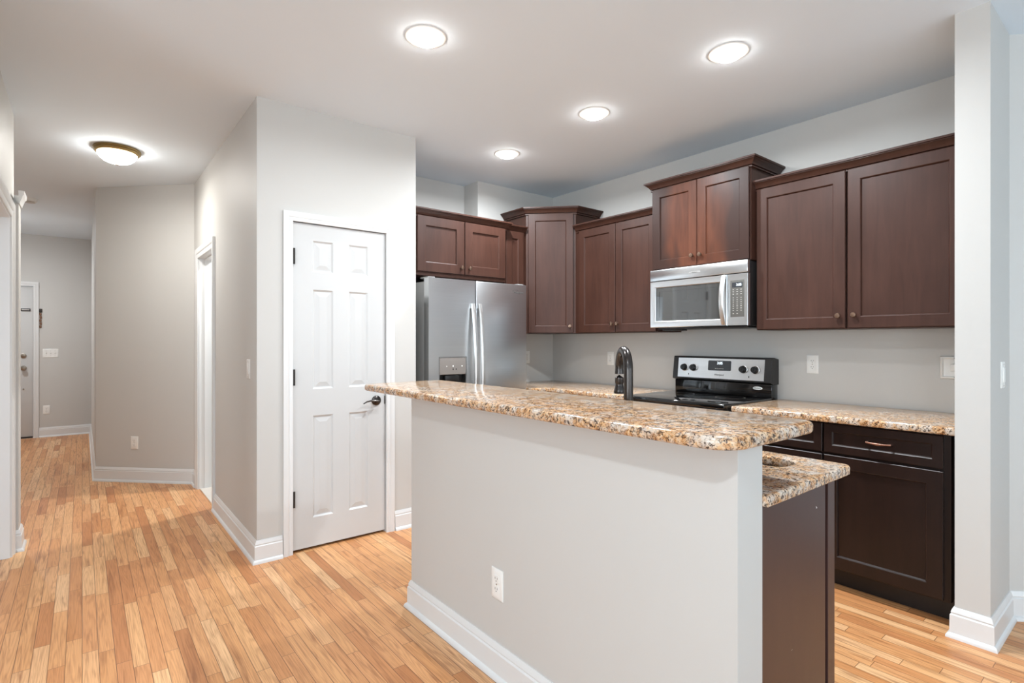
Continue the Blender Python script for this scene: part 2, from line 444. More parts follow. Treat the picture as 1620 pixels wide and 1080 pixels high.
struct(B().box(2.6, 2.72, 4.29, 9.68, 0, CEIL), 'wall_side_room_right', 'wall')
struct(B().prism([(.80, 5.65), (.92, 5.65), (.92, 5.70), (.22, 6.40), (.22, 9.68), (.10, 9.68), (.10, 6.35)], 0, CEIL), 'wall_hall_right', 'wall')
FX0, FX1, FZ = -1.43, -0.515, 2.045        # front door opening
b = B()
b.box(-4.0, FX0, 9.68, 9.80, 0, CEIL); b.box(FX1, 2.72, 9.68, 9.80, 0, CEIL); b.box(FX0, FX1, 9.68, 9.80, FZ, CEIL)
struct(b, 'wall_front', 'wall')
LY0, LY1, LZ = 2.95, 4.41, 2.055           # cased opening in the left wall
b = B()
b.box(-.46, -.34, 2.6, LY0, 0, CEIL); b.box(-.46, -.34, LY1, 4.65, 0, CEIL); b.box(-.46, -.34, LY0, LY1, LZ, CEIL)
struct(b, 'wall_left', 'wall')
struct(B().box(-4.0, -.46, 4.53, 4.65, 0, CEIL), 'wall_left_back', 'wall')
struct(B().box(-1.95, -1.83, 4.65, 9.68, 0, CEIL), 'wall_hall_left', 'wall')
struct(B().prism([(3.0, .507), (3.40, .507), (5.30, -1.393), (5.30, -1.22), (3.46, .626), (3.0, .626)], 0, CEIL), 'wall_return', 'wall')
struct(B().box(3.46, 3.81, .50, .626, 0, CEIL), 'wall_return_end', 'wall')
# living room behind the camera
b = B()
xs = [-4.0]
for x0, x1 in REAR_WINDOWS:
    b.box(xs[-1], x0, -4.62, -4.5, 0, CEIL); b.box(x0, x1, -4.62, -4.5, 0, WZ0); b.box(x0, x1, -4.62, -4.5, WZ1, CEIL); xs.append(x1)
b.box(xs[-1], 5.3, -4.62, -4.5, 0, CEIL)
struct(b, 'wall_rear', 'wall')
b = B()
ys = [-4.62]
for y0, y1 in LEFT_WINDOWS:
    b.box(-4.12, -4.0, ys[-1], y0, 0, CEIL); b.box(-4.12, -4.0, y0, y1, 0, WZ0); b.box(-4.12, -4.0, y0, y1, WZ1, CEIL); ys.append(y1)
b.box(-4.12, -4.0, ys[-1], 9.8, 0, CEIL)
struct(b, 'wall_far_left', 'wall')
struct(B().box(5.3, 5.42, -4.62, -1.2, 0, CEIL), 'wall_far_right', 'wall')
k = 1
def window(horizontal, a0, a1):
    global k
    b = B()
    def bx(u0, u1, z0, z1, d0=.03, d1=.09):
        if horizontal: b.box(u0, u1, -4.62 + d0, -4.62 + d1, z0, z1)
        else: b.box(-4.12 + d0, -4.12 + d1, u0, u1, z0, z1)
    w = 0.05; mz = (WZ0 + WZ1) / 2; mu = (a0 + a1) / 2
    bx(a0, a0 + w, WZ0, WZ1); bx(a1 - w, a1, WZ0, WZ1); bx(a0 + w, a1 - w, WZ0, WZ0 + w); bx(a0 + w, a1 - w, WZ1 - w, WZ1)
    bx(a0 + w, a1 - w, mz - .02, mz + .02); bx(mu - .02, mu + .02, WZ0 + w, mz - .02); bx(mu - .02, mu + .02, mz + .02, WZ1 - w)
    fr = struct(b, 'window_%d' % k, 'trim')
    g = B()
    if horizontal: g.box(a0 + w, a1 - w, -4.565, -4.561, WZ0 + w, WZ1 - w)
    else: g.box(-4.065, -4.061, a0 + w, a1 - w, WZ0 + w, WZ1 - w)
    g.out('window_pane', 'pane', fr); k += 1
for x0, x1 in REAR_WINDOWS: window(True, x0, x1)
for y0, y1 in LEFT_WINDOWS: window(False, y0, y1)
# pale floor of the room behind the doorway
struct(B().prism([(.81, HY0 - .01), (2.6, 4.62), (2.6, 9.6), (.95, 5.72), (.81, HY1 + .01)], 0.0005, 0.005), 'floor_side_room', 'tile')

# half wall of the island
IX0, IX1, IY0, IY1 = 1.26, 1.384, 0.684, 2.361
struct(B().box(IX0, IX1, IY0, IY1, 0, 1.038), 'wall_island', 'wall')
# pilaster with cornice at the end of the left wall
b = B(); b.box(-.34, -.308, 4.515, 4.662, 0, 2.155); b.box(-.46, -.34, 4.650, 4.662, 0, 2.155)
struct(b, 'trim_pilaster', 'wall')
cor = [(0, 0), (.006, 0), (.008, .012), (.020, .050), (.026, .058), (.028, .080), (0, .080)]
struct(B().sweep([(-.44, 4.662, 2.155), (-.308, 4.662, 2.155), (-.308, 4.50, 2.155)], (0, 0, 1), cor), 'trim_cornice', 'trim')

# baseboards (room on the left of the path)
BP = [(0, 0), (.028, 0), (.0275, .010), (.022, .018), (.016, .021), (.015, .098), (.010, .104), (.012, .110), (.009, .120), (.004, .131), (0, .131)]
def base(name, pts): struct(B().sweep([(x, y, 0) for x, y in pts], (0, 0, 1), BP), 'baseboard_' + name, 'trim')
base('pantry', [(.942, PY), (PX0, PY), (PX0, 4.66)])
base('pantry_right', [(PX1, 3.45), (PX1, PY), (1.680, PY)])
base('hall', [(.80, 5.487), (.80, 5.65), (.10, 6.35), (.10, 9.68), (-.455, 9.68)])
base('island', [(IX1, IY0), (IX0, IY0), (IX0, IY1), (IX1, IY1)])
base('return', [(5.28, -1.373), (3.40, .507), (3.0, .507), (3.0, .626), (3.062, .626)])
base('left', [(-.45, 4.662), (-.308, 4.662), (-.308, 4.515), (-.34, 4.515), (-.34, 4.492)])

# casings and jambs
CP = [(0, 0), (0, .009), (.004, .011), (.018, .0115), (.022, .009), (.026, .013), (.040, .017), (.057, .016), (.057, 0)]
CPW = [(0, 0), (0, .009), (.006, .012), (.030, .012), (.036, .010), (.044, .017), (.060, .021), (.080, .020), (.080, 0)]
def casing(name, pts, nrm, prof=CP): return struct(B().sweep(pts, nrm, prof), name, 'trim')
casing('trim_1', [(DX0, PY, 0), (DX0, PY, DZ), (DX1, PY, DZ), (DX1, PY, 0)], (0, -1, 0))
b = B(); b.box(DX0 - .018, DX0 - .002, PY, PY + .115, 0, DZ); b.box(DX1 + .002, DX1 + .018, PY, PY + .115, 0, DZ); b.box(DX0 - .018, DX1 + .018, PY, PY + .115, DZ + .002, DZ + .018)
struct(b, 'trim_2', 'trim')
casing('trim_3', [(PX0, HY1, 0), (PX0, HY1, 2.03), (PX0, HY0, 2.03), (PX0, HY0, 0)], (-1, 0, 0), CPW)
b = B()
for y0, y1 in ((HY0 - .018, HY0), (HY1, HY1 + .018)): b.box(PX0 - .002, PX0 + .13, y0, y1, 0, 2.03)
b.box(PX0 - .002, PX0 + .13, HY0 - .018, HY1 + .018, 2.03, 2.048)
b.box(PX0 + .045, PX0 + .082, HY1 - .011, HY1, 0, 2.03); b.box(PX0 + .045, PX0 + .082, HY0, HY0 + .011, 0, 2.03)
b.box(PX0 + .045, PX0 + .082, HY0 + .011, HY1 - .011, 2.019, 2.03)
jm = struct(b, 'trim_4', 'trim')
for z in (.367, 1.091, 1.798):
    B().box(PX0 + .112, PX0 + .133, HY1 - .0025, HY1, z - .045, z + .045, .004).out('hinge', 'hinge' if z < 1.5 else 'nickel', jm)
casing('trim_5', [(FX0, 9.68, 0), (FX0, 9.68, FZ), (FX1, 9.68, FZ), (FX1, 9.68, 0)], (0, -1, 0))
casing('trim_6', [(-.34, LY0, 0), (-.34, LY0, LZ), (-.34, LY1, LZ), (-.34, LY1, 0)], (1, 0, 0), CPW)
b = B(); b.box(-.462, -.338, LY1 - .012, LY1, 0, LZ); b.box(-.462, -.338, LY0, LY0 + .012, 0, LZ); b.box(-.462, -.338, LY0 + .012, LY1 - .012, LZ - .012, LZ)
struct(b, 'trim_7', 'trim')

# ------------------------------------------------------------------ doors
RP = [(.010, .009), (.016, .009), (.042, .003)]
def six_panel(name, w, h, loc):
    st = .123 if w < .7 else .13; mu = .104
    pw = (w - 2 * st - mu) / 2
    xs = [0, st, st + pw, st + pw + mu, st + 2 * pw + mu, w]
    zs = [0, .180, .818, .985, 1.608, 1.720, 1.915, h]
    cells = {(i, j): RP for i in (1, 3) for j in (1, 3, 5)}
    o = B().slab(xs, zs, cells, 0, .035).out(name, 'door', loc=loc, angle=12)
    o['kind'] = 'structure'; return o
d1 = six_panel('door_1', DX1 - DX0 - .006, 2.016, (DX0 + .003, PY + .012, .017))
for z in (.316, 1.063, 1.805):
    h = B().box(-.002, .012, -.012, .001, z - .045, z + .045, .003); h.lathe([(.0001, z - .049), (.0065, z - .049), (.0065, z + .049), (.0001, z + .049)], 12, Matrix.Translation((.0045, -.0175, 0)))
    h.out('hinge', 'hinge', d1)
hx, hz = .545, .885
b = B()
ROT = Matrix.Rotation(PI / 2, 4, 'X')      # local Z of the lathe turned towards -Y
b.lathe([(.0001, 0), (.033, 0), (.033, .006), (.028, .011), (.014, .014), (.0125, .040), (.0001, .040)], 24, Matrix.Translation((hx, -.0005, hz)) @ ROT)
hd = b.out('door_handle', 'bronze', d1)
B().tube([(hx, -.046, hz), (hx - .02, -.048, hz + .002), (hx - .05, -.049, hz + .006), (hx - .085, -.047, hz + .0), (hx - .108, -.045, hz - .012)], [.0105, .010, .0085, .007, .005], 12, flat=.7).out('lever', 'bronze', hd)
B().box(.604, .6105, -.0015, .004, hz - .028, hz + .028, .001).out('latch_plate', 'hinge', d1)
d2 = B().box(0, FX1 - FX0 - .006, 0, .04, 0, 2.02, .002).out('door_2', 'door', loc=(FX0 + .003, 9.70, .018)); d2['kind'] = 'structure'
w2 = FX1 - FX0 - .006
b = B(); b.lathe([(.0001, 0), (.034, 0), (.034, .008), (.014, .014), (.012, .034), (.024, .042), (.029, .056), (.024, .070), (.0001, .075)], 24, Matrix.Translation((w2 - .095, 0, .925)) @ ROT)
b.out('door_knob', 'nickel', d2)
b = B(); b.lathe([(.0001, 0), (.031, 0), (.031, .008), (.022, .012), (.0001, .012)], 24, Matrix.Translation((w2 - .095, 0, 1.09)) @ ROT); b.box(w2 - .112, w2 - .078, -.028, -.012, 1.084, 1.096, .003)
b.out('deadbolt', 'nickel', d2)
b = B(); b.lathe([(.0001, 0), (.010, 0), (.010, .006), (.0001, .008)], 16, Matrix.Translation((w2 - .095, 0, .645)) @ ROT)
b.out('door_viewer', 'nickel', d2)
B().box(w2 - .125, w2 - .025, -.012, 0, 1.69, 1.725, .003).out('name_plate', 'black', d2)
B().box(w2 - .115, w2 - .035, -.0126, -.0118, 1.702, 1.713).out('plate_print', 'print', d2)
B().box(0, w2, -.012, .0, -.016, .004).out('door_sweep', 'hinge', d2)

# ------------------------------------------------------------------ ceiling fixtures
def recessed(loc, label):
    t = thing('recessed_light', label, 'ceiling light', loc, 0, 'recessed ceiling lights')
    B().lathe([(.062, -.002), (.066, -.0065), (.082, -.0065), (.094, -.0045), (.0965, -.002), (.0965, -.0005), (.062, -.0005)], 48).out('trim_ring', 'plastic', t)
    B().lathe([(.0615, -.0015), (.061, -.015), (.057, -.023), (.048, -.0265), (.0001, -.027)], 40).out('lens', 'lens', t)
    return t
r0 = recessed((1.268, 2.236, CEIL), 'white recessed ceiling light above the bar, largest and leftmost of the four')
cans = [(r0, r0.location)]
for p, l in (((2.515, 1.414, CEIL), 'white recessed ceiling light nearest the right wall, in front of the wide two-door wall cabinet'),
             ((2.522, 2.319, CEIL), 'white recessed ceiling light in the middle of the right-hand row of three'),
             ((2.543, 3.237, CEIL), 'white recessed ceiling light nearest the refrigerator, smallest of the four')):
    cans.append((dup(r0, p, 0, l), p))
for o, p in cans:
    area('can_lamp', (0, 0, -.0275), (0, 0, 0), .094, .094, CAN_WATTS * (.50 if o == r0 else 1), CAN_COL, 'DISK', o, 2.95)
def dome(loc, label, watts, col=(1, .90, .74)):
    t = thing('dome_light', label, 'ceiling light', loc)
    B().lathe([(.0001, 0), (.146, 0), (.150, -.010), (.143, -.016), (.146, -.022), (.136, -.034), (.124, -.038), (.0001, -.030)], 48).out('rim', 'brass', t)
    m = plain('lit_dome_glass', (.95, .92, .85, 1), 0.3, emit=(*col, 1), estr=watts * .30 / .184)
    B().lathe([(.123, -.0385), (.121, -.046), (.110, -.068), (.085, -.090), (.050, -.104), (.0001, -.110)], 40).out('glass_shade', m, t)
    area('dome_lamp', (0, 0, -.1115), (0, 0, 0), .085, .085, watts * .7, col, 'DISK', t)
    B().lathe([(.0001, -.106), (.016, -.109), (.014, -.116), (.007, -.122), (.0001, -.124)], 16).out('finial', 'nickel', t)
    return t
dome((.205, 4.985, CEIL), 'lit frosted glass dome ceiling light with antique brass rim in the hallway', HALL_W, (1.0, .985, .94))
dome((-1.0, 8.35, CEIL), 'frosted dome ceiling light of the entry, hidden behind the left wall', ENTRY_W, (.94, .97, 1.0))
dome((1.65, 5.02, CEIL), 'frosted dome ceiling light of the side room behind the doorway', SIDE_W, (.93, .97, 1))
dome((-.10, .35, CEIL), 'added frosted dome light standing in for bounced camera flash, straight above the viewpoint', BOUNCE_FLASH_W, (.82, .92, 1))  # unseen lamp, added in place of camera flash bounced off the ceiling
t = thing('smoke_detector', 'small round white smoke detector on the entry ceiling beside the cornice', 'smoke detector', (-.418, 7.26, CEIL))
B().lathe([(.0001, 0), (.066, 0), (.066, -.012), (.060, -.030), (.045, -.036), (.0001, -.038)], 32).out('housing', 'plastic', t)
B().lathe([(.046, -.0362), (.050, -.040), (.030, -.042), (.0001, -.042)], 24).out('sensor_grille', 'print', t)

# ------------------------------------------------------------------ cabinets (local frame: x right, y into the wall, z up)
def knob(parent, x, z, y=-.0205):
    return B().lathe([(.0001, 0), (.0085, 0), (.006, .006), (.0055, .012), (.013, .017), (.0155, .022), (.013, .028), (.0001, .030)], 20, Matrix.Translation((x, y, z)) @ ROT).out('knob', 'knob', parent)
def shaker(parent, name, x0, x1, z0, z1, m='wood', rail=.062, yf=-.0215, stile=None):
    b = B()
    b.rect_rings(x0, x1, z0, z1, [(0, yf + .003), (.003, yf), (rail, yf), (rail + .003, yf + .002), (rail + .0075, yf + .0105)], back=-.0015)
    return b.out(name, m, parent, angle=25)
CR = [(0, 0), (.014, 0), (.014, .007), (.006, .009), (.006, .013), (.016, .0155), (.019, .022), (.026, .032), (.036, .042), (.044, .047), (.044, .050), (.051, .052), (.051, .063), (0, .063)]
def crown(parent, pts, z, m='wood', sc=1.0):
    return B().sweep([(x, y, z) for x, y in pts], (0, 0, 1), [(u * sc, v * sc) for u, v in CR]).out('crown_molding', m, parent, angle=18)
R90 = -PI / 2
def wall_cab(label, loc, rz, w, d, h, m='wood'):
    t = thing('wall_cabinet', label, 'cabinet', loc, rz, 'dark wall cabinets')
    B().box(0, w, 0, d, 0, h, .001, 1).out('body', m, t)
    return t
# wide cabinet right of the microwave  (world x 3.385 front plane)
c = wall_cab('wide dark wall cabinet with two tall doors between the microwave and the right wall', (3.385, 1.708, 1.372), R90, 1.078, .303, .912)
d = shaker(c, 'door', .008, .519, .004, .896); knob(d, .486, .074)
d = shaker(c, 'door', .530, 1.050, .004, .896); knob(d, .566, .076)
crown(c, [(1.078, 0), (0, 0)], .888)
# cabinet left of the microwave
c = wall_cab('dark wall cabinet with two narrow doors between the microwave and the corner cabinet', (3.385, 3.328, 1.372), R90, .861, .303, .905)
d = shaker(c, 'door', .055, .459, .004, .885); knob(d, .434, .072)
d = shaker(c, 'door', .465, .855, .004, .885); knob(d, .490, .072)
crown(c, [(.861, 0), (.01, 0)], .878)
# cabinet above the microwave, deeper and taller placed
c = wall_cab('short dark cabinet with worn reddish doors and its own crown, above the microwave', (3.322, 2.462, 1.822), R90, .748, .366, .60)
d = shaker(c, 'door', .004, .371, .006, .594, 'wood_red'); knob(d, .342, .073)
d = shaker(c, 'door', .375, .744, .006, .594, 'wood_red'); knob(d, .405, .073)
crown(c, [(.748, .36), (.748, 0), (0, 0), (0, .36)], .588)
# diagonal corner cabinet
t = thing('corner_cabinet', 'tall diagonal corner wall cabinet with a single dark door and angled crown', 'cabinet', (3.075, 3.640, 1.372), -PI / 4, 'dark wall cabinets')
q = math.sqrt(.5); fw = .438
def loc2(X, Y): dx, dy = X - 3.075, Y - 3.640; return (dx * q - dy * q, dx * q + dy * q)
pl = [(0, 0), (fw, 0), loc2(3.688, 3.330), loc2(3.688, 3.948), loc2(3.075, 3.948)]
B().prism(pl, 0, 1.06).out('body', 'wood', t)
d = shaker(t, 'door', .022, fw - .022, .004, 1.052, rail=.060); knob(d, fw - .052, .062)
B().box(0, .018, -.004, .006, 0, 1.056).out('stile', 'wood', t); B().box(fw - .018, fw, -.004, .006, 0, 1.056).out('stile', 'wood', t)
crown(t, [loc2(3.688, 3.330), (fw, 0), (0, 0), loc2(3.075, 3.948)], 1.046)
# cabinet above the refrigerator
c = wall_cab('wide dark cabinet with two short doors directly above the refrigerator', (1.852, 3.585, 1.80), 0, .948, .58, .468)
d = shaker(c, 'door', .100, .519, .030, .450, rail=.070); knob(d, .488, .082)
d = shaker(c, 'door', .526, .934, .030, .450, rail=.070); knob(d, .566, .082)
crown(c, [(.940, .05), (.940, 0), (.005, 0)], .440)
# narrow cabinet between that and the corner
c = wall_cab('narrow dark wall cabinet squeezed between refrigerator cabinet and corner cabinet', (2.837, 3.645, 1.372), 0, .232, .30, .905)
d = shaker(c, 'door', .004, .200, .004, .885); knob(d, .030, .072)
crown(c, [(.222, 0), (.001, 0)], .872)

# base cabinets
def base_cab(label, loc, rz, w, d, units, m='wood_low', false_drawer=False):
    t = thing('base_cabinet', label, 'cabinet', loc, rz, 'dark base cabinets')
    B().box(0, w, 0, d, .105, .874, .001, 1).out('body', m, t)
    B().box(.002, w - .002, .075, d, 0, .105).out('toe_kick', 'toe', t)
    for x0, x1, kx in units:
        dr = B().rect_rings(x0, x1, .716, .868, [(0, -.0185), (.003, -.0215), (.040, -.0215), (.043, -.019), (.047, -.0125)], back=-.0015).out('drawer', m, t, angle=25)
        if kx is not None:
            mx_ = (x0 + x1) / 2
            B().tube([(mx_ - .052, -.013, .796), (mx_ - .050, -.034, .797), (mx_ - .034, -.041, .796), (mx_, -.045, .794), (mx_ + .034, -.041, .796), (mx_ + .050, -.034, .797), (mx_ + .052, -.013, .796)],
                     [.005, .0055, .004, .0068, .004, .0055, .005], 12).out('pull', 'copper', dr)
        dd = shaker(t, 'door', x0, x1, .116, .704, m)
        if kx == 'knob': knob(dd, x0 + .035, .66)
    return t
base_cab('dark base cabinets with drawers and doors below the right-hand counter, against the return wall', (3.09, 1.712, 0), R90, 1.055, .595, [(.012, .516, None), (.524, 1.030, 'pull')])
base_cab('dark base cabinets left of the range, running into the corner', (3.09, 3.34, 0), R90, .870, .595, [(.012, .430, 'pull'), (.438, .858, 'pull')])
t = thing('base_cabinet', 'dark corner base cabinet beside the refrigerator under the counter', 'cabinet', (2.90, 3.36, 0), 0, 'dark base cabinets')
B().box(0, .785, 0, .58, .105, .874).out('body', 'wood_low', t); B().box(0, .785, .07, .58, 0, .105).out('toe_kick', 'toe', t)
# island cabinet behind the half wall, doors facing the range
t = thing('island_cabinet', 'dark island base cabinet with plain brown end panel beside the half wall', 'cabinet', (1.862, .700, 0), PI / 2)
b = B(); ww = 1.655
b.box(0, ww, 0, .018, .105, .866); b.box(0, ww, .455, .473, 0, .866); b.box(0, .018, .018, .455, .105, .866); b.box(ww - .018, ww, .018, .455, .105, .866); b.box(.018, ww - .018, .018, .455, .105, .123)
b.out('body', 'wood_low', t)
B().box(.01, ww - .01, .065, .45, 0, .104).out('toe_kick', 'toe', t)
B().box(-.008, 0, .062, .476, .0, .866, .001, 1).out('end_panel', 'wood_panel', t)['label'] = 'plain brown laminate end panel'
for y_, z_, a_ in ((.125, .800, .5), (.290, .430, -1.2)):
    B().loops([[(-.0083, y_ + .006 * math.cos(a_), z_ + .006 * math.sin(a_)), (-.0083, y_ - .003, z_ - .004), (-.0083, y_ + .002, z_ - .006)], [(-.0078, y_ + .006 * math.cos(a_), z_ + .006 * math.sin(a_)), (-.0078, y_ - .003, z_ - .004), (-.0078, y_ + .002, z_ - .006)]]).out('chip', 'white_dot', t)
B().box(-.010, -.0005, -.004, .046, .0, .866, .001, 1).out('corner_stile', 'wood_panel', t)
for x0, x1 in ((.01, .42), (.43, .82), (.83, 1.22), (1.23, ww - .01)):
    dd = shaker(t, 'door', x0, x1, .116, .704, 'wood_low'); knob(dd, x1 - .035, .66)
    B().rect_rings(x0, x1, .716, .860, [(0, -.0185), (.003, -.0215), (.040, -.0215), (.043, -.019), (.047, -.0125)], back=-.0015).out('drawer', 'wood_low', t, angle=25)

# ------------------------------------------------------------------ counters, sink, faucet
stone('bar_countertop', [rrect(1.172, 1.662, .652, 2.765, [.085, .060, .05, .060], 8)], 1.038, 1.072, .012,
      'raised speckled granite bar top with rounded corners on the island half wall', 'countertop')
stone('island_countertop', [rrect(IX1 + .001, 1.955, .668, 2.40, [0, .03, .03, 0]), rrect(1.735, 1.868, .795, 1.560, .040)], .868, .900, .008,
      'lower speckled granite island counter with the sink cut-out', 'countertop')
stone('counter_right', [rrect(3.045, XS - .001, .628, 1.698, [0, 0, 0, .01])], .876, .912, .009,
      'speckled granite counter right of the range, ending at the return wall', 'countertop')
stone('counter_corner', [[(3.045, 2.478), (XS - .001, 2.478), (XS - .001, 3.948), (2.885, 3.948), (2.885, 3.335), (3.045, 3.335)]], .876, .912, .009,
      'L-shaped speckled granite counter in the corner between range and refrigerator', 'countertop')
t = thing('sink', 'stainless steel sink set under the lower island counter', 'sink', (1.8015, 1.1775, .868))
b = B()
def rr(ins, z, r): return [(x, y, z) for x, y in rrect(-.075 + ins, .075 - ins, -.402 + ins, .402 - ins, r)]
b.loops([rr(0, -.002, .05), rr(.010, -.002, .05), rr(.018, -.02, .05), rr(.024, -.17, .05), rr(.05, -.185, .03), rr(.05, -.188, .03), rr(.022, -.174, .05), rr(.014, -.012, .05), rr(0, -.006, .05)], False, False)
bmesh.ops.holes_fill(b.bm, edges=b.bm.edges)
b.bm.faces.ensure_lookup_table()
b.out('basin', 'sink', t)
B().lathe([(.0001, -.1840), (.042, -.1835), (.045, -.1815), (.030, -.1805), (.0001, -.1825)], 24).out('drain', 'nickel', t)
t = thing('faucet', 'dark bronze gooseneck faucet with pull-down spray head behind the bar', 'faucet', (1.700, 1.380, .900), math.atan2(.8, .6))
b = B(); b.lathe([(.0001, 0), (.031, 0), (.031, .006), (.026, .012), (.0225, .03), (.0205, .06), (.0185, .10), (.0185, .105), (.0001, .105)], 28)
b.out('base', 'bronze', t)
arc = [(0, 0, .10), (0, 0, .20), (0, 0, .262)] + [(.078 - .078 * math.cos(a), 0, .285 + .078 * math.sin(a)) for a in [PI * k_ / 14 for k_ in range(0, 15)]] + [(.156, 0, .262)]
B().tube(arc, [.0185] * (len(arc) - 2) + [.0180, .0195], 16).out('spout', 'bronze', t)
b = B(); b.lathe([(.0001, .180), (.022, .182), (.0235, .190), (.0215, .200), (.0175, .215), (.0165, .222), (.0185, .228), (.0185, .250), (.0001, .262)][::-1], 24, Matrix.Translation((.156, 0, -.004)))
b.out('spray_head', 'bronze', t)
b = B(); b.tube([(0, -.018, .055), (0, -.032, .060), (0, -.042, .075), (.002, -.050, .12), (.004, -.054, .135)], [.011, .010, .007, .0055, .006], 12)
b.out('lever', 'bronze', t)

# ------------------------------------------------------------------ refrigerator
FW = .911
t = thing('refrigerator', 'stainless side-by-side refrigerator with ice dispenser beside the pantry wall', 'refrigerator', (1.921, 3.345, 0))
B().box(.008, FW - .008, .075, .590, .02, 1.735, .006).out('cabinet_body', 'fridge_side', t)
B().box(.02, FW - .02, .09, .30, 0, .06).out('kick_grille', 'black', t)
def fr_door(x0, x1, name, cells=None, extra=()):
    b = B()
    if cells is None:
        b.box(x0, x1, 0, .066, .075, 1.758, .006, 3)
    else:
        z0, z1 = .075, 1.758; g, hcell = cells
        # front built as grid round the recess, rounded vertical edges as side strips
        b.slab([x0, g[0], g[1], x1], [z0, hcell[0], hcell[1], z1], {(1, 1): [(.004, .0), (.006, .006), (.010, .045)]}, 0, .066)
    return b.out(name, 'steel', t)
B().box(.3985, .4115, .012, .074, .08, 1.752).out('door_gasket', 'black', t)
da = fr_door(.0, .400, 'freezer_door', ((.086, .322), (.83, 1.186)))
db = fr_door(.410, FW, 'door')
for z in (1.742,):
    B().box(.01, .07, .03, .14, 1.758, 1.768, .003).out('hinge_cover', 'fridge_side', t); B().box(FW - .07, FW - .01, .03, .14, 1.758, 1.768, .003).out('hinge_cover', 'fridge_side', t)
def handle(parent, x):
    b = B(); L = []
    n = 18
    for i in range(n + 1):
        f = i / n; z = 1.585 - f * 1.0
        y = -.012 - .050 * math.sin(PI * min(1, max(0, f))) ** .8
        th = .010; w = .0145
        L.append([(x - w, y + th, z), (x - w, y - th * .4, z), (x - w * .6, y - th, z), (x + w * .6, y - th, z), (x + w, y - th * .4, z), (x + w, y + th, z)])
    b.loops(L)
    b.box(x - .012, x + .012, -.012, .001, 1.550, 1.584); b.box(x - .012, x + .012, -.012, .001, .587, .62)
    return b.out('handle', 'steel_h', parent)
handle(da, .373); handle(db, .436)
b = B(); b.box(.084, .088, -.001, .004, .83, 1.188); b.box(.320, .324, -.001, .004, .83, 1.188); b.box(.088, .320, -.001, .004, 1.184, 1.188)
b.out('dispenser_bezel', 'dark_print', da)
B().rect_rings(.0905, .3175, 1.058, 1.1815, [(0, .004), (.002, .001), (.006, .0005)], back=.008).out('control_panel', 'disp_grey', da)
b = B(); b.rect_rings(.0965, .3115, .841, 1.056, [(0, .0065), (.005, .0435)], cap=True)
b.out('dispenser_recess', 'black', da)
B().box(.145, .265, .012, .040, 1.010, 1.054, .004).out('ice_chute', 'black', da)
for x, z, r in ((.150, 1.119, .0035), (.205, 1.120, .0055), (.283, 1.119, .005)):
    B().lathe([(.0001, 0), (r, 0), (r * .8, .0008), (.0001, .0008)], 12, Matrix.Translation((x, .0005, z)) @ ROT).out('indicator_light', 'white_dot', da)
for x in (.205, .232):
    B().lathe([(.0001, 0), (.0055, 0), (.005, .0015), (.0001, .0015)], 14, Matrix.Translation((x, .0005, 1.097)) @ ROT).out('button', 'black', da)
b = B(); b.tube([(.795 + .030 * math.cos(a) , -.0006, 1.702 + .010 * math.sin(a)) for a in [PI * .1 + k_ * .3 for k_ in range(16)]], .0008, 6)
b.out('logo_swirl', 'dark_print', db)
text('logo_text', 'Whirlpool', .024, (.822, -.0008, 1.693), 'dark_print', db, shear=.25)

# ------------------------------------------------------------------ microwave
MX, MY, MW_ = 3.282, 2.462, .746
t = thing('microwave', 'stainless over-the-range microwave with curved handle under the short reddish cabinet', 'microwave', (MX, MY, 1.402), R90)
B().box(.002, MW_ - .002, .030, .404, .002, .417, .004).out('case', 'black', t)
B().box(0, MW_, 0, .032, .338, .418, .004).out('top_grille', 'steel', t)
ds = MW_ - .137
B().rect_rings(0, ds - .002, .0, .334, [(0, .004), (.004, 0), (.038, 0), (.045, .004), (.047, .010)], back=.032, cap=False).out('door', 'steel', t)
B().rect_rings(.044, ds - .046, .044, .290, [(0, .0095), (.03, .0095), (.03, .012)], back=.014).out('door_glass', 'mwglass', t)
B().rect_rings(ds, MW_, 0, .334, [(0, .004), (.003, 0)], back=.032).out('control_side', 'steel', t)
px0, px1 = ds + .022, MW_ - .022
B().rect_rings(px0, px1, .056, .292, [(0, -.0010), (.003, -.0018)], back=.001).out('keypad', 'keypad', t)
B().box(px0 + .012, px1 - .010, -.0028, -.0015, .246, .278).out('display', 'screen', t)
text('clock_digits', '3:05', .022, ((px0 + px1) / 2 + .012, -.0032, .262), 'led', t)
b = B(); rows = [.232, .218, .203, .180, .166, .152, .138, .126, .112, .098, .078]
for r, z in enumerate(rows):
    for cidx in range(3):
        if r == 10 and cidx == 2: continue
        cx = px0 + .020 + cidx * .0265; wd = .0055 if (3 <= r <= 6) else .008
        b.box(cx - wd / 2, cx + wd / 2, -.0022, -.0016, z - .0018, z + .0018)
b.out('keypad_print', 'print', t)
hxm = ds - .022
b = B(); L = []
for i in range(19):
    f = i / 18; z = .330 - f * .322; y = -.006 - .036 * math.sin(PI * f) ** .9; w = .015
    L.append([(hxm - w, y + .008, z), (hxm - w, y - .002, z), (hxm - w * .5, y - .006, z), (hxm + w * .5, y - .006, z), (hxm + w, y - .002, z), (hxm + w, y + .008, z)])
b.loops(L); b.out('handle', 'steel_h', t)
B().box(.330, .410, -.0015, .001, .371, .379, .0005).out('badge', 'steel_h', t)
text('badge_text', 'Whirlpool', .010, (.370, -.0019, .375), 'dark_print', t)
B().box(.03, .715, .06, .380, -.012, .003, .003).out('underside', 'black', t)
B().box(.035, .205, .10, .165, -.024, -.012, .003).out('vent_flap', 'black', t)

